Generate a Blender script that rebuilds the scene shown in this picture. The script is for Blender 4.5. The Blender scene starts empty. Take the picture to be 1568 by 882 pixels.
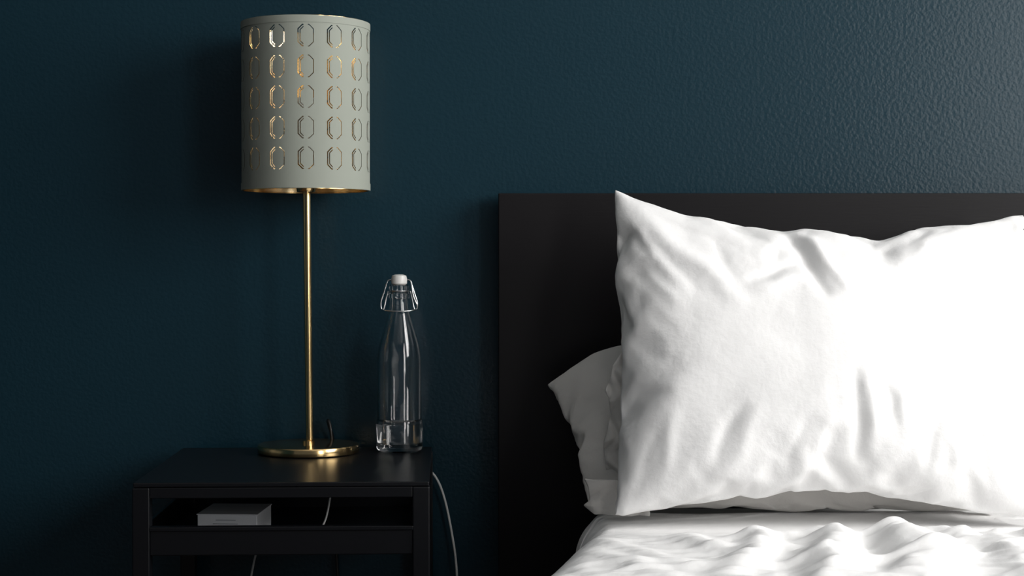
import bpy, bmesh, math, random
import numpy as np
from mathutils import Vector, noise, geometry, Matrix
random.seed(3)
S=bpy.context.scene
C=S.collection
S.view_settings.view_transform='Standard'
S.view_settings.exposure=0.0

# ---------------- helpers ----------------
def link(o,parent=None):
    C.objects.link(o)
    if parent: o.parent=parent
    return o
def empty(name,loc=(0,0,0),rz=0):
    e=bpy.data.objects.new(name,None); e.location=loc; e.rotation_euler=(0,0,rz); e.empty_display_size=.05
    C.objects.link(e); return e
def mat(name,col,rough=.5,metal=0,spec=.5,**k):
    m=bpy.data.materials.new(name); m.use_nodes=True
    b=m.node_tree.nodes['Principled BSDF']
    b.inputs['Base Color'].default_value=(*col,1); b.inputs['Roughness'].default_value=rough
    b.inputs['Metallic'].default_value=metal; b.inputs['Specular IOR Level'].default_value=spec
    for kk,v in k.items(): b.inputs[kk.replace('_',' ')].default_value=v
    return m
def add_bump(m,scale,strength,dist,detail=2,stretch=None,rough=.5):
    nt=m.node_tree; n=nt.nodes; l=nt.links
    tc=n.new('ShaderNodeTexCoord'); mp=n.new('ShaderNodeMapping'); no=n.new('ShaderNodeTexNoise'); bp=n.new('ShaderNodeBump')
    if stretch: mp.inputs['Scale'].default_value=stretch
    no.inputs['Scale'].default_value=scale; no.inputs['Detail'].default_value=detail; no.inputs['Roughness'].default_value=rough
    bp.inputs['Strength'].default_value=strength; bp.inputs['Distance'].default_value=dist
    l.new(tc.outputs['Object'],mp.inputs['Vector']); l.new(mp.outputs[0],no.inputs['Vector']); l.new(no.outputs['Fac'],bp.inputs['Height'])
    l.new(bp.outputs[0],n['Principled BSDF'].inputs['Normal'])
    return no,bp
def box(name,x0,x1,y0,y1,z0,z1,m,parent=None,bev=0.0,seg=2):
    bm=bmesh.new(); bmesh.ops.create_cube(bm,size=1)
    for v in bm.verts:
        v.co=Vector((x0+(v.co.x+.5)*(x1-x0),y0+(v.co.y+.5)*(y1-y0),z0+(v.co.z+.5)*(z1-z0)))
    if bev: bmesh.ops.bevel(bm,geom=bm.edges[:],offset=bev,segments=seg,affect='EDGES',profile=.5)
    me=bpy.data.meshes.new(name); bm.to_mesh(me); bm.free(); me.materials.append(m)
    return link(bpy.data.objects.new(name,me),parent)
def lathe(name,prof,m,loc=(0,0,0),parent=None,seg=96,closed=False):
    vs=[];fs=[];n=len(prof)
    for i in range(seg):
        a=2*math.pi*i/seg
        for r,z in prof: vs.append((r*math.cos(a),r*math.sin(a),z))
    rng=n if closed else n-1
    for i in range(seg):
        j=(i+1)%seg
        for k in range(rng):
            k2=(k+1)%n
            fs.append((i*n+k,j*n+k,j*n+k2,i*n+k2))
    me=bpy.data.meshes.new(name); me.from_pydata(vs,[],fs)
    bm=bmesh.new(); bm.from_mesh(me); bmesh.ops.remove_doubles(bm,verts=bm.verts,dist=1e-6)
    bmesh.ops.recalc_face_normals(bm,faces=bm.faces)
    for f in bm.faces:f.smooth=True
    for e in bm.edges:
        if len(e.link_faces)==2 and e.calc_face_angle(0)>math.radians(35): e.smooth=False
    bm.to_mesh(me); bm.free(); me.materials.append(m)
    o=bpy.data.objects.new(name,me); o.location=loc; return link(o,parent)
def tube(name,pts,r,m,parent=None,loc=(0,0,0),cyc=False):
    cu=bpy.data.curves.new(name,'CURVE'); cu.dimensions='3D'; cu.bevel_depth=r; cu.bevel_resolution=4; cu.resolution_u=12
    sp=cu.splines.new('NURBS'); sp.points.add(len(pts)-1); sp.order_u=3; sp.use_endpoint_u=not cyc; sp.use_cyclic_u=cyc
    for p,q in zip(sp.points,pts): p.co=(*q,1)
    cu.materials.append(m); cu.use_fill_caps=True
    o=bpy.data.objects.new(name,cu); o.location=loc; return link(o,parent)

# ---------------- materials ----------------
m_wall=mat('teal_wall_paint',(.0066,.0285,.0425),.29,spec=.38)
add_bump(m_wall,170,.16,.003,1.2)
m_white=mat('white_wall_paint',(.55,.55,.55),.8)
m_floor=mat('wood_floor',(.10,.06,.035),.5); add_bump(m_floor,6,.2,.002,4,(1,12,1))
m_head=mat('black_brown_veneer',(.0060,.0052,.0062),.45,spec=.25); add_bump(m_head,30,.12,.001,6,(1,1,14))
m_black=mat('black_powder_coat',(.004,.0045,.006),.32,spec=.35); add_bump(m_black,900,.06,.0004,2)
m_brass=mat('brushed_brass',(.78,.55,.26),.17,1); add_bump(m_brass,60,.03,.0003,2,(1,1,30))
m_foil=mat('gold_foil_lining',(.95,.76,.46),.20,1)
m_shade=mat('sage_shade_paper',(.325,.348,.303),.75,spec=.25); add_bump(m_shade,1100,.12,.0004,2)
m_glass=mat('clear_glass',(1,1,1),.0,IOR=1.46); m_glass.node_tree.nodes['Principled BSDF'].inputs['Transmission Weight'].default_value=1
m_water=mat('water',(1,1,1),.0,IOR=1.33); m_water.node_tree.nodes['Principled BSDF'].inputs['Transmission Weight'].default_value=1
m_cer=mat('white_stopper',(.78,.77,.74),.35)
m_rub=mat('clear_rubber',(.55,.5,.45),.5)
m_steel=mat('steel_wire',(.7,.7,.7),.22,1)
def cotton(name,col):
    m=mat(name,col,1.0,spec=.0); b=m.node_tree.nodes['Principled BSDF']
    b.inputs['Subsurface Weight'].default_value=.35; b.inputs['Subsurface Radius'].default_value=(1,1,1); b.inputs['Subsurface Scale'].default_value=.008
    add_bump(m,55,.22,.006,5,None,.6); return m
m_linen=cotton('white_cotton',(.92,.915,.91))
m_linen2=cotton('cotton_pillowcase_offwhite',(.76,.74,.71))
m_matt=mat('mattress_ticking',(.7,.7,.69),.9); add_bump(m_matt,200,.2,.001,2)
m_cable=mat('white_cable',(.75,.75,.73),.4)
m_cord=mat('black_cord',(.006,.006,.006),.4)
m_paper=mat('printed_paper',(.80,.82,.85),.6)
m_ink=mat('grey_ink',(.25,.27,.3),.6)

# ---------------- room ----------------
WX=1.85
box('wall_back',-2.4,WX,2.50,2.62,-.0,2.6,m_wall)
box('floor',-2.4,WX,-2.0,2.62,-.1,0,m_floor)
box('ceiling',-2.4,WX,-2.0,2.62,2.6,2.7,m_white)
box('wall_left',-2.52,-2.4,-2.0,2.62,0,2.6,m_wall)
wins=[(.45,1.95,.95,2.25),(-1.35,-.30,.5,2.25)]
def wall_with_holes():
    bm=bmesh.new()
    (a0,a1,az0,az1),(b0,b1,bz0,bz1)=wins
    parts=[(-2,b0,0,2.6),(b1,a0,0,2.6),(a1,2.62,0,2.6),(a0,a1,0,az0),(a0,a1,az1,2.6),(b0,b1,0,bz0),(b0,b1,bz1,2.6)]
    for a,b,c,d in parts:
        r=bmesh.ops.create_cube(bm,size=1)
        for v in r['verts']:
            v.co=Vector((WX+(v.co.x+.5)*.12,a+(v.co.y+.5)*(b-a),c+(v.co.z+.5)*(d-c)))
    me=bpy.data.meshes.new('wall_right'); bm.to_mesh(me); bm.free(); me.materials.append(m_white)
    return link(bpy.data.objects.new('wall_right',me))
wall_with_holes()
def area(name,loc,rot,sx,sy,p,col):
    l=bpy.data.lights.new(name,'AREA'); l.shape='RECTANGLE'; l.size=sx; l.size_y=sy; l.energy=p; l.color=col
    o=bpy.data.objects.new(name,l); o.location=loc; o.rotation_euler=rot; link(o); return o
for i,((wy0,wy1,wz0,wz1),en) in enumerate(zip(wins,(77,54))):
    win=empty('window_%d'%(i+1),(WX+.06,(wy0+wy1)/2,(wz0+wz1)/2))
    hy,hz=(wy1-wy0)/2,(wz1-wz0)/2
    box('frame_bottom',-.03,.03,-hy,hy,-hz,-hz+.05,m_white,win,.004)
    box('frame_top',-.03,.03,-hy,hy,hz-.05,hz,m_white,win,.004)
    box('frame_near',-.03,.03,-hy,-hy+.05,-hz+.05,hz-.05,m_white,win,.004)
    box('frame_far',-.03,.03,hy-.05,hy,-hz+.05,hz-.05,m_white,win,.004)
    box('mullion',-.02,.02,-.02,.02,-hz+.05,hz-.05,m_white,win,.004)
    area('daylight_%d'%(i+1),(WX+.14,(wy0+wy1)/2,(wz0+wz1)/2),(0,math.radians(90),0),2*hz,2*hy,en,(1,.985,.965))
box('baseboard_back',-2.4,WX,2.488,2.5,0,.09,m_white,None,.002)

# ---------------- cloth simulation (pillows, duvet) ----------------
def pillow_sheet(name,W,H,nx,ny,seed,press):
    vs=[];idx={}
    def bulge(u,v): return .012*math.sin(math.pi*u)**.5*math.sin(math.pi*v)**.5 if 0<u<1 and 0<v<1 else 0
    for side in (1,-1):
        for j in range(ny+1):
            for i in range(nx+1):
                edge=i in(0,nx) or j in(0,ny)
                if side==-1 and edge: idx[side,i,j]=idx[1,i,j]; continue
                u,v=i/nx,j/ny
                x=(u-.5)*W; y=(v-.5)*H
                z=0 if edge else side*bulge(u,v)+.006*noise.noise(Vector((x*14+seed,y*14,side*3)))
                idx[side,i,j]=len(vs); vs.append((x,y,z))
    fs=[]
    for side in (1,-1):
        for j in range(ny):
            for i in range(nx):
                q=[idx[side,i,j],idx[side,i+1,j],idx[side,i+1,j+1],idx[side,i,j+1]]
                fs.append(q if side==1 else q[::-1])
    me=bpy.data.meshes.new(name); me.from_pydata(vs,[],fs)
    o=link(bpy.data.objects.new(name,me))
    cm=o.modifiers.new('cloth','CLOTH'); st=cm.settings
    st.quality=7; st.mass=.15; st.tension_stiffness=22; st.compression_stiffness=20; st.shear_stiffness=9; st.bending_stiffness=.06
    st.use_pressure=True; st.uniform_pressure_force=press ; st.effector_weights.gravity=0
    st.tension_damping=8; st.compression_damping=8; st.shear_damping=6
    st.air_damping=3
    e={'t':[idx[1,i,ny] for i in range(nx+1)],'b':[idx[1,i,0] for i in range(nx+1)],
       'l':[idx[1,0,j] for j in range(ny+1)],'r':[idx[1,nx,j] for j in range(ny+1)]}
    return o,e
pA,eA=pillow_sheet('simA',.74,.60,112,92,1.0,4.5)
pB,eB=pillow_sheet('simB',.72,.58,70,56,9.0,3.5)
def sheet(name,x0,x1,y0,y1,z,nx,ny):
    vs=[];fs=[]
    for j in range(ny+1):
        for i in range(nx+1):
            x=x0+(x1-x0)*i/nx; y=y0+(y1-y0)*j/ny
            h=.040*noise.noise(Vector((x*4+1.4*y,y*5,1.7)))+.018*noise.noise(Vector((x*9-3*y,y*7,4)))
            vs.append((x,y,z+h))
    for j in range(ny):
        for i in range(nx):
            a=j*(nx+1)+i; fs.append((a,a+1,a+nx+2,a+nx+1))
    me=bpy.data.meshes.new(name); me.from_pydata(vs,[],fs)
    o=link(bpy.data.objects.new(name,me))
    pin=o.vertex_groups.new(name='pin')
    pin.add([k for k in range(len(vs)) if k%(nx+1)==nx or (k//(nx+1) in (0,ny) and vs[k][0]>.16)],1,'REPLACE')
    cm=o.modifiers.new('cloth','CLOTH'); st=cm.settings
    st.vertex_group_mass='pin'
    st.quality=6; st.mass=.2; st.tension_stiffness=14; st.compression_stiffness=14; st.shear_stiffness=6; st.bending_stiffness=1.0
    st.shrink_min=-.09; st.shrink_max=-.09
    st.air_damping=2
    cm.collision_settings.distance_min=.005
    cm.collision_settings.use_self_collision=False
    return o
tmpm=box('proxy_mattress',.115,1.55,.5,2.42,.2,.475,m_matt,None,.05,6)
tmpm.modifiers.new('col','COLLISION'); tmpm.collision.thickness_outer=.006; tmpm.collision.cloth_friction=40
dv=sheet('simD',-.10,1.0,1.35,2.25,.51,150,124)
NF=32
for o in (pA,pB,dv): o.modifiers['cloth'].point_cache.frame_end=NF+5
for f in range(1,NF+1): S.frame_set(f)
dg=bpy.context.evaluated_depsgraph_get()
def grab(o):
    e=o.evaluated_get(dg); me=bpy.data.meshes.new_from_object(e); co=[v.co.copy() for v in me.vertices]
    fs=[tuple(p.vertices) for p in me.polygons]; return co,fs
A=grab(pA);B=grab(pB);D=grab(dv)
for o in (pA,pB,dv,tmpm): bpy.data.objects.remove(o,do_unlink=True)
S.frame_set(1)
def finish(name,co,fs,m,levels=1):
    me=bpy.data.meshes.new(name); me.from_pydata(co,[],fs)
    for p in me.polygons:p.use_smooth=True
    me.materials.append(m)
    o=link(bpy.data.objects.new(name,me))
    s=o.modifiers.new('sub','SUBSURF'); s.levels=levels; s.render_levels=levels
    return o
def smooth(a,n):
    a=np.array(a,float); 
    for _ in range(n):
        b=a.copy(); b[1:-1]=(a[:-2]+2*a[1:-1]+a[2:])/4; a=b
    return a
def relax(co,fs,keep,n):
    P=np.array([tuple(c) for c in co]); E=set()
    for f in fs:
        for a,b in zip(f,f[1:]+f[:1]): E.add((min(a,b),max(a,b)))
    E=np.array(sorted(E)); deg=np.zeros(len(P)); np.add.at(deg,E[:,0],1); np.add.at(deg,E[:,1],1)
    mask=np.ones(len(P),bool); mask[list(keep)]=False
    for _ in range(n):
        Q=np.zeros_like(P); np.add.at(Q,E[:,0],P[E[:,1]]); np.add.at(Q,E[:,1],P[E[:,0]]); Q/=deg[:,None]
        P[mask]=.5*P[mask]+.5*Q[mask]
    return [Vector(p) for p in P]
def fold(u,v,asp,f):
    x1,y1,x2,y2,w,amp=f
    px,py=u*asp,v; ax,ay,bx,by=x1*asp,y1,x2*asp,y2
    dx,dy=bx-ax,by-ay; L=math.hypot(dx,dy)
    t=((px-ax)*dx+(py-ay)*dy)/(L*L); tc=min(1,max(0,t))
    off=.25*w*math.sin(t*7+x1*30)
    nx,ny=-dy/L,dx/L
    d=math.hypot(px-(ax+dx*tc),py-(ay+dy*tc)) if (t<0 or t>1) else abs((px-ax)*nx+(py-ay)*ny-off)
    taper=math.sin(math.pi*min(1,max(0,(t+.25)/1.5)))
    return amp*math.exp(-(d/w)**2)*max(0,taper)
FS=.55
def place_pillow(name,data,ed,TL,TR,BL,BR,thick,m,top,bot,lef,rig,folds=(),und=.0,seed=0,rel=6):
    co,fs=data
    co=relax(co,fs,set(ed['t'])|set(ed['b'])|set(ed['l'])|set(ed['r']),rel)
    g=lambda k:([co[i].x for i in ed[k]],[co[i].y for i in ed[k]])
    tx,ty=g('t'); bx,by=g('b'); lx,ly=g('l'); rx,ry=g('r')
    ty=smooth(ty,60);by=smooth(by,60);lx=smooth(lx,60);rx=smooth(rx,60)
    tx=np.maximum.accumulate(tx);bx=np.maximum.accumulate(bx);ly=np.maximum.accumulate(ly);ry=np.maximum.accumulate(ry)
    mz=max(abs(c.z) for c in co)
    TL,TR,BL,BR=map(Vector,(TL,TR,BL,BR))
    nrm=((TR-TL).cross(BL-TL)).normalized()
    if nrm.y>0: nrm=-nrm
    W=(TR-TL).length; H=(TL-BL).length; asp=W/H
    I=lambda tab,x: float(np.interp(x,[a for a,_ in tab],[b for _,b in tab]))
    out=[]
    for c in co:
        xl=np.interp(c.y,ly,lx); xr=np.interp(c.y,ry,rx); yb=np.interp(c.x,bx,by); yt=np.interp(c.x,tx,ty)
        u=(c.x-xl)/(xr-xl); v=(c.y-yb)/(yt-yb)
        uc=min(1,max(0,u)); vc=min(1,max(0,v))
        p=(BL*(1-u)+BR*u)*(1-v)+(TL*(1-u)+TR*u)*v
        p.z+=(1-vc)*I(bot,uc)+vc*I(top,uc)
        p.x+=(1-uc)*I(lef,vc)+uc*I(rig,vc)
        z=c.z*thick/mz
        if c.z>0:
            e=min(1,min(uc,1-uc)*9)*min(1,min(vc,1-vc)*9)
            d=FS*sum(fold(uc,vc,asp,f) for f in folds)
            q=Vector((uc*asp*3.2+seed,vc*3.2,seed)); wv=noise.noise(q*1.3)
            d+=und*(noise.noise(q+Vector((wv,wv,0)))+.45*noise.noise(q*2.3+Vector((wv*2,0,3))))
            z+=d*e
        out.append(p+nrm*z)
    return finish(name,out,fs,m)
k=.00093
topA=[(0,0),(.04,-10*k),(.09,-20*k),(.16,-35*k),(.22,-40*k),(.29,-43*k),(.36,-50*k),(.41,-53*k),(.46,-49*k),(.52,-48*k),(.58,-53*k),(.63,-58*k),(.69,-50*k),(.75,-38*k),(.85,-25*k),(.94,-13*k),(1,0)]
k=.00085
botA=[(0,0),(.09,12*k),(.22,24*k),(.35,34*k),(.46,40*k),(.58,40*k),(.69,33*k),(.79,19*k),(.85,10*k),(1,0)]
lefA=[(0,0),(.1,-1*k),(.22,0),(.38,7*k),(.54,11*k),(.7,3*k),(.86,3*k),(1,0)]
rigA=[(0,0),(.12,0),(.3,4*k),(.48,0),(.65,4*k),(.86,5*k),(.95,2*k),(1,0)]
foldsA=[(.395,.97,.47,.66,.016,-.019),(.43,.95,.52,.68,.020,.015),(.37,.93,.33,.80,.022,.007),
 (.30,.70,.42,.79,.014,-.009),(.31,.67,.43,.74,.020,.007),
 (.02,.95,.20,.72,.030,.009),(.05,.86,.17,.66,.016,-.006),(.02,.80,.12,.60,.018,.006),(.08,.93,.28,.83,.018,-.005),
 (.16,.80,.27,.62,.03,.008),(.22,.86,.26,.70,.016,-.005),
 (.03,.62,.11,.50,.018,-.004),(.02,.50,.10,.44,.018,.004),(.02,.36,.12,.40,.018,-.004),
 (.53,.36,.545,.08,.016,-.011),(.56,.34,.575,.10,.022,.011),(.60,.32,.625,.20,.016,-.009),(.63,.32,.66,.16,.022,.008),
 (.27,.26,.20,.06,.018,-.006),(.31,.24,.25,.05,.022,.006),(.08,.20,.03,.03,.016,-.006),(.12,.24,.09,.04,.020,.006),
 (.42,.2,.38,.05,.016,-.005),(.47,.2,.45,.06,.018,.005),
 (.72,.22,.70,.05,.016,-.009),(.80,.26,.86,.06,.016,-.009),(.84,.28,.92,.08,.02,.009),(.76,.20,.78,.05,.018,.008),
 (.66,.93,.60,.82,.022,-.008),(.74,.93,.70,.84,.018,.007),(.96,.95,.84,.80,.022,-.007)]
place_pillow('pillow',A,eA,(.1454,2.33,.9355),(.7298,2.33,.8991),(.1408,2.13,.4996),(.696,2.13,.495),.085,m_linen,topA,botA,lefA,rigA,foldsA,.002,2.3,3)
k=.00095
topB=[(0,0),(.05,20*k),(.11,36*k),(.19,42*k),(.5,30*k),(1,0)]
lefB=[(0,0),(.25,8*k),(.62,17*k),(.85,6*k),(1,0)]
place_pillow('pillow',B,eB,(.0495,2.385,.6511),(.634,2.385,.737),(.1045,2.235,.494),(.62,2.235,.494),.05,m_linen2,topB,[(0,0),(1,0)],lefB,[(0,0),(1,0)],
  [(.0,1,.16,.5,.05,.008),(.10,.95,.17,.45,.03,-.008),(.05,.7,.2,.2,.05,.006)],.005,7.7,2)
pB_obj=[o for o in bpy.data.objects if o.name.startswith('pillow.')][0]
def strip(name,zt,zb,xl_t,xr,yb,amp,seed,ncols=26,nrows=60):
    vs=[];fs=[]
    for j in range(nrows+1):
        t=j/nrows; z=zt+(zb-zt)*t
        xl=float(np.interp(t,[a for a,_ in xl_t],[b for _,b in xl_t]))+.0015*noise.noise(Vector((seed,z*60,0)))
        for i in range(ncols+1):
            s=i/ncols; x=xl+(xr-xl)*s
            n1=noise.noise(Vector((x*45+seed+2*noise.noise(Vector((z*22,seed,0))),z*16,seed)))
            n2=noise.noise(Vector((x*25,z*55+seed,1)))
            y=yb-amp*(abs(n1)*1.5+.5*n2)+ .012*(1-s)**3 
            vs.append((x,y,z))
    for j in range(nrows):
        for i in range(ncols):
            a=j*(ncols+1)+i; fs.append((a,a+ncols+1,a+ncols+2,a+1))
    o=finish(name,vs,fs,m_linen2,1); o.parent=pB_obj
    q=o.modifiers.new('sol','SOLIDIFY'); q.thickness=.003; q.offset=-1
strip('pillowcase_opening',.708,.530,[(0,.150),(.1,.139),(.3,.130),(.5,.137),(.7,.126),(.9,.129),(1,.134)],.185,2.235,.020,3.1)
strip('pillowcase_hem',.537,.490,[(0,.098),(.15,.101),(.6,.105),(.75,.097),(.9,.106),(1,.112)],.185,2.195,.010,8.4,26,30)

# duvet post-shaping: puffier toward the foot end, big soft folds
dc=[]
def rid(p): return 1-abs(noise.noise(p))*2
dfolds=[(.345,2.06,.305,1.74,.020,.014),(.378,2.04,.338,1.74,.02,-.007),(.42,2.03,.39,1.74,.026,.020),(.458,2.05,.45,1.86,.016,-.010),
 (.49,2.06,.515,1.86,.030,.022),(.51,1.88,.42,1.72,.030,.018),(.47,1.86,.43,1.76,.016,-.008),(.56,2.04,.60,1.78,.030,.018),(.585,2.03,.565,1.86,.016,-.008),
 (.64,2.04,.70,1.86,.030,.018),(.71,2.03,.63,1.84,.026,.010),(.75,2.04,.80,1.8,.03,.018),
 (.13,2.06,.28,1.80,.014,.006),(.15,1.96,.26,1.74,.016,.006),(.18,2.07,.33,1.90,.012,.005),(.10,1.95,.18,1.72,.014,-.005),(.24,2.07,.29,1.93,.014,.007),
 (.28,1.70,.5,1.60,.03,.02),(.5,1.6,.7,1.7,.03,.02),(.2,1.5,.6,1.45,.03,.02)]
for c in D[0]:
    x,y,z=c
    f=max(0,2.13-y)
    x2=x-.016-f*.27*max(0,min(1,(.5-x)/.4))
    w=Vector((noise.noise(Vector((x*5,y*5,0))),noise.noise(Vector((x*5,y*5,7))),0))*1.3
    am=.25+.75*max(0,min(1,(x-.25)/.15))
    h=am*(.010*max(0,rid(Vector((x*6+y*2,y*4+x*2,2))+w))**3+.005*max(0,rid(Vector((x*14,y*11,9))+w*1.4))**2.5)
    xx=x+.010*w.x; yy=y+.014*w.y
    h+=sum(fold(xx,yy,1,q) for q in dfolds if abs(xx-(q[0]+q[2])/2)<.25)*.95
    edge=max(0,min(1,(x-.08)/.08))*max(0,min(1,(2.10-y)/.08))
    if y>2.02 and z>.482:
        t=min(1,(y-2.02)/.08); t=t*t*(3-2*t); z=z+(.482+(z-.482)*.12-z)*t
    dc.append((x2,y,z+h*edge))
d=finish('duvet',dc,D[1],m_linen)
so=d.modifiers.new('sol','SOLIDIFY'); so.thickness=.004; so.offset=-1

# ---------------- bed ----------------
bed=empty('bed',(.8,1.4,0))
def bb(n,x0,x1,y0,y1,z0,z1,m,bev,seg=3): return box(n,x0-.8,x1-.8,y0-1.4,y1-1.4,z0,z1,m,bed,bev,seg)
bb('headboard',-.0206,1.62,2.45,2.486,0,.934,m_head,.0015,2)
bb('side_rail_left',.075,.10,.4,2.449,.12,.34,m_head,.002)
bb('side_rail_right',1.56,1.585,.4,2.449,.12,.34,m_head,.002)
bb('footboard',.075,1.585,.37,.399,0,.40,m_head,.002)
bb('mattress',.115,1.55,.41,2.42,.2,.472,m_matt,.05,6)
bb('slat_base',.105,1.555,.41,2.44,.16,.195,m_black,.002)

# ---------------- nightstand ----------------
ns=empty('nightstand',(-.483,2.07,0),math.radians(2.2))
W,Dp=.378,.393
T=.55
box('top_panel',0.001,W-.001,0.001,Dp,T-.006,T,m_black,ns,.0012)
L=.022
for n,x,y in (('leg_front_left',0,0),('leg_front_right',W-L,0),('leg_back_left',0,Dp-L),('leg_back_right',W-L,Dp-L)):
    box(n,x,x+L,y,y+L,0,T-.0065,m_black,ns,.0015)
for n,y in (('rail_front',0.001),('rail_back',Dp-.019)):
    box(n,L,W-L,y,y+.018,T-.020,T-.0065,m_black,ns,.001)
for n,x in (('rail_left',.002),('rail_right',W-.020)):
    box(n,x,x+.018,L,Dp-L,T-.020,T-.0065,m_black,ns,.001)
box('shelf_lip_front',L,W-L,.002,.008,.457,.489,m_black,ns,.001)
box('shelf_lip_bar',L-.001,W-L+.001,.0,.014,.488,.4935,m_black,ns,.001)
box('shelf_lip_back',L,W-L,Dp-.008,Dp-.002,.457,.489,m_black,ns,.001)
box('shelf_side_left',.004,.010,L,Dp-L,.457,.489,m_black,ns,.001)
box('shelf_side_right',W-.010,W-.004,L,Dp-L,.457,.489,m_black,ns,.001)
box('shelf_panel',.008,W-.008,.006,Dp-.006,.456,.461,m_black,ns,.001)
bk=empty('paperback_book',(-.3825,2.19,.4615),math.radians(-3))
box('pages',-.041,.040,-.0,.095,0,.029,m_paper,bk,.001)
box('cover_top',-.042,.041,-.001,.096,.0291,.0305,m_paper,bk,.0004)
for q in range(4):
    box('title_line_%d'%(q+1),-.028+.004*q,.02-.003*q,-.0006,-.0001,.007+.005*q,.0078+.005*q,m_ink,bk)

# ---------------- lamp ----------------
LX,LY=-.2995,2.40
lamp=empty('table_lamp',(LX,LY,T))
lathe('base',[(0,0),(.071,0),(.0742,.0018),(.0745,.003),(.0745,.0115),(.0735,.013),(.072,.0133),(.012,.0136),(.0,.0136)],m_brass,parent=lamp)
lathe('pole_collar',[(0,0.0136),(.009,.0136),(.009,.018),(.0065,.0195),(0,.0195)],m_brass,parent=lamp,seg=48)
pole=lathe('pole',[(0,.0),(.0056,.0),(.0056,.385),(0,.385)],m_brass,(0.0015,0,.0195),lamp,48)
pole.rotation_euler=(0,-.010,0)
R=.0935; Z0=.3857; Z1=.6295; SX=-.003
Hs=Z1-Z0
NC=14; pitch=2*math.pi*R*1000/NC
rows=5; rp=43.2; zc=(.832+(400-158)/1041.7)-T-Z0
zc*=1000
def bracket(a,b,c,w,g,sgn):
    def half(a,b,c): return [(-g,b),(-a+c,b),(-a,b-c),(-a,-b+c),(-a+c,-b),(-g,-b)]
    o=half(a,b,c); i=half(a-w,b-w,c-.586*w)
    p=o+i[::-1]
    return [(x*sgn,y) for x,y in p]
slots=[bracket(11.6,15.9,6.6,1.7,3.0,1),bracket(8.6,12.8,4.9,1.4,3.0,1),
       bracket(11.6,15.9,6.6,1.2,3.0,-1)]
def inpoly(x,y,p):
    r=False;n=len(p)
    for i in range(n):
        x1,y1=p[i];x2,y2=p[(i+1)%n]
        if (y1>y)!=(y2>y) and x<(x2-x1)*(y-y1)/(y2-y1)+x1: r=not r
    return r
def tile():
    pts=[];ed=[]
    hx,hyy=pitch/2,rp/2
    gx,gy=12,10
    for j in range(gy+1):
        for i in range(gx+1):
            x=-hx+2*hx*i/gx; y=-hyy+2*hyy*j/gy
            border=i in(0,gx) or j in(0,gy)
            if border or not any(min(math.hypot(x-a,y-b) for a,b in s)<1.0 or inpoly(x,y,s) for s in slots):
                pts.append(Vector((x,y)))
    for s in slots:
        b=len(pts); n=len(s)
        for q in s: pts.append(Vector(q))
        for k in range(n): ed.append((b+k,b+(k+1)%n))
    r=geometry.delaunay_2d_cdt(pts,ed,[],0,1e-4)
    V,F=r[0],r[2]
    out=[]
    for f in F:
        cx=sum(V[k].x for k in f)/3; cy=sum(V[k].y for k in f)/3
        if not any(inpoly(cx,cy,s) for s in slots): out.append(tuple(f))
    return V,out
TV,TF=tile()
def build_shade():
    bm=bmesh.new()
    face_dir=math.atan2(-LY,-LX)
    for rad,mi,fl in ((R,0,False),(R-.0007,1,True)):
        def P(x,z):
            a=face_dir+x/(R*1000); return (rad*math.cos(a),rad*math.sin(a),z/1000)
        for c in range(NC):
            for r in range(rows):
                oy=zc+(r-(rows-1)/2)*rp
                vv=[bm.verts.new(P(v.x+c*pitch,v.y+oy)) for v in TV]
                for f in TF:
                    q=[vv[k] for k in f]
                    if fl:q=q[::-1]
                    fa=bm.faces.new(q); fa.material_index=mi
            lo=zc-rows/2*rp; hi=zc+rows/2*rp
            for a0,b0 in ((0,lo),(hi,Hs*1000)):
                for i in range(12):
                    xa=-pitch/2+pitch*i/12+c*pitch; xb=xa+pitch/12
                    q=[bm.verts.new(P(xa,a0)),bm.verts.new(P(xb,a0)),bm.verts.new(P(xb,b0)),bm.verts.new(P(xa,b0))]
                    if fl:q=q[::-1]
                    fa=bm.faces.new(q); fa.material_index=mi
    bmesh.ops.remove_doubles(bm,verts=bm.verts,dist=2e-5)
    for f in bm.faces:f.smooth=True
    me=bpy.data.meshes.new('shade'); bm.to_mesh(me); bm.free()
    me.materials.append(m_shade); me.materials.append(m_foil)
    o=bpy.data.objects.new('shade',me); o.location=(SX,0,Z0); link(o,lamp)
build_shade()
for n,z in (('shade_trim_bottom',0),('shade_trim_top',Hs-.010)):
    lathe(n,[(R+.0001,z),(R+.0008,z),(R+.0008,z+.010),(R+.0001,z+.010)],m_shade,(SX,0,Z0),lamp,128,True)
for n,z in (('rim_bottom',.0005),('rim_top',Hs-.0005)):
    lathe(n,[(R-.0022,z-.001),(R-.0008,z-.001),(R-.0008,z+.001),(R-.0022,z+.001)],m_brass,(SX,0,Z0),lamp,128,True)
lathe('spider_ring',[(.006,0),(.021,0),(.021,.002),(.006,.002)],m_brass,(SX,0,Z0+.006),lamp,48,True)
for kk in range(3):
    a=kk*2*math.pi/3+.3
    tube('spider_arm_%d'%(kk+1),[(.02*math.cos(a),.02*math.sin(a),.001),(.06*math.cos(a),.06*math.sin(a),.001),((R-.0015)*math.cos(a),(R-.0015)*math.sin(a),.001)],.0013,m_brass,lamp,(SX,0,Z0+.006))
lathe('socket',[(0,0),(.013,0),(.0145,.004),(.0145,.038),(.012,.042),(0,.042)],m_brass,(SX,0,Z0-.002),lamp,48)
m_bulb=mat('frosted_bulb',(.8,.78,.72),.3)
lathe('bulb',[(0,.0),(.010,.0),(.011,.012),(.020,.03),(.0285,.052),(.030,.065),(.026,.083),(.015,.095),(0,.099)],m_bulb,(SX,0,Z0+.040),lamp,48)
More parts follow.
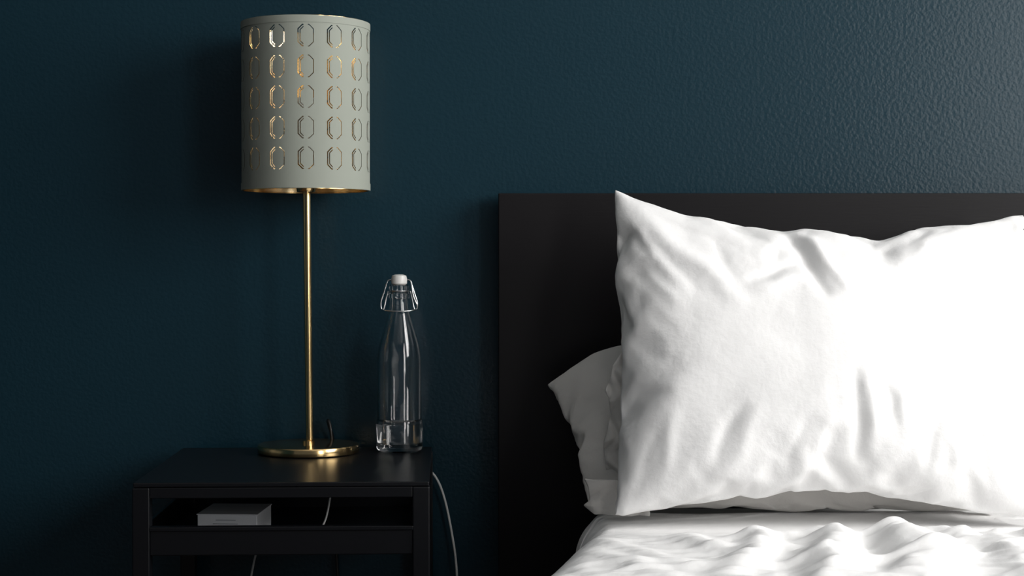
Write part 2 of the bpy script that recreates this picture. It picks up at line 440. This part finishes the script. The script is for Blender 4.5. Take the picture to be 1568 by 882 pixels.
tube('power_cord',[(.028,.060,.006),(.026,.058,.035),(.020,.066,.044),(.022,.078,.03),(.027,.086,.012),(.029,.090,-.02),(.029,.091,-.2),(.06,.091,-.5)],.0024,m_cord,lamp)

# ---------------- bottle ----------------
bo=empty('swing_top_bottle',(-.168,2.430,T))
outer=[(0,.0015),(.026,.0015),(.031,.0),(.0338,.002),(.035,.006),(.035,.043),(.0345,.0455),(.0328,.0475),(.0328,.128),(.0322,.142),(.0300,.156),(.0262,.170),(.0215,.186),(.0175,.200),(.0150,.212),(.0138,.222),(.0138,.226),(.0158,.228),(.0160,.234),(.0142,.236),(.0142,.240),(.0152,.242),(.0152,.2455),(.0125,.247)]
inner=[(.0095,.246),(.0098,.226),(.0108,.212),(.0140,.200),(.0182,.186),(.0230,.170),(.0268,.156),(.0290,.142),(.0296,.128),(.0296,.046),(.0310,.042),(.0308,.012),(.027,.0075),(.0,.010)]
lathe('glass_body',outer+inner,m_glass,parent=bo,seg=96)
lathe('water',[(0,.0098),(.0272,.0073),(.0311,.0118),(.0313,.040),(.0300,.0402),(0,.0402)],m_water,parent=bo,seg=96)
lathe('stopper',[(0,.2475),(.0105,.2475),(.0118,.249),(.0118,.256),(.0105,.2605),(.006,.2622),(0,.2625)],m_cer,parent=bo,seg=48)
lathe('gasket',[(.0,.2458),(.0095,.2458),(.0095,.2474),(0,.2474)],m_rub,parent=bo,seg=48)
wire=.0011
lathe('neck_wire_ring',[(.0143+wire*math.cos(t*math.pi/4)+.0005,.2375+wire*math.sin(t*math.pi/4)) for t in range(8)],m_steel,parent=bo,seg=64,closed=True)
for s,n in ((-1,'left'),(1,'right')):
    tube('bail_wire_'+n,[(s*.010,0,.2545),(s*.0165,0,.2545),(s*.0185,0,.249),(s*.0235,-.001,.232),(s*.0272,-.002,.222),(s*.0272,-.002,.212),(s*.0240,-.002,.2085),(s*.0215,-.002,.214),(s*.0195,0,.226),(s*.0165,0,.2375)],wire,m_steel,bo)
tube('bail_lever',[(-.0262,-.002,.2105),(-.022,-.012,.209),(-.010,-.0185,.208),(0,-.0198,.2078),(.010,-.0185,.208),(.022,-.012,.209),(.0262,-.002,.2105)],wire,m_steel,bo)
tube('lever_loop',[(.0185,0,.249),(.0195,-.003,.240),(.0215,-.004,.228),(.0265,-.003,.218)],wire,m_steel,bo)

# ---------------- cables ----------------
tube('charging_cable',[(-.247,2.24,.531),(-.250,2.235,.50),(-.258,2.23,.468),(-.27,2.22,.4645),(-.30,2.20,.4645)],.0014,m_cable)
tube('power_cable',[(-.16,2.472,.527),(-.135,2.477,.522),(-.115,2.480,.505),(-.102,2.484,.47),(-.092,2.484,.42),(-.083,2.484,.36),(-.083,2.484,.25),(-.10,2.484,.0)],.0018,m_cable)
tube('lower_cable',[(-.365,2.44,.452),(-.385,2.44,.40),(-.40,2.44,.30),(-.40,2.44,0.003)],.0016,m_cable)

# ---------------- world, camera ----------------
w=bpy.data.worlds.new('world'); S.world=w; w.use_nodes=True
w.node_tree.nodes['Background'].inputs[0].default_value=(.75,.85,1,1); w.node_tree.nodes['Background'].inputs[1].default_value=.10
cam=bpy.data.cameras.new('camera'); cam.lens=57.4; cam.sensor_width=36
co=bpy.data.objects.new('camera',cam); co.location=(0,0,.832); co.rotation_euler=(math.radians(90-.94),0,0); link(co); S.camera=co
cam.clip_start=.01
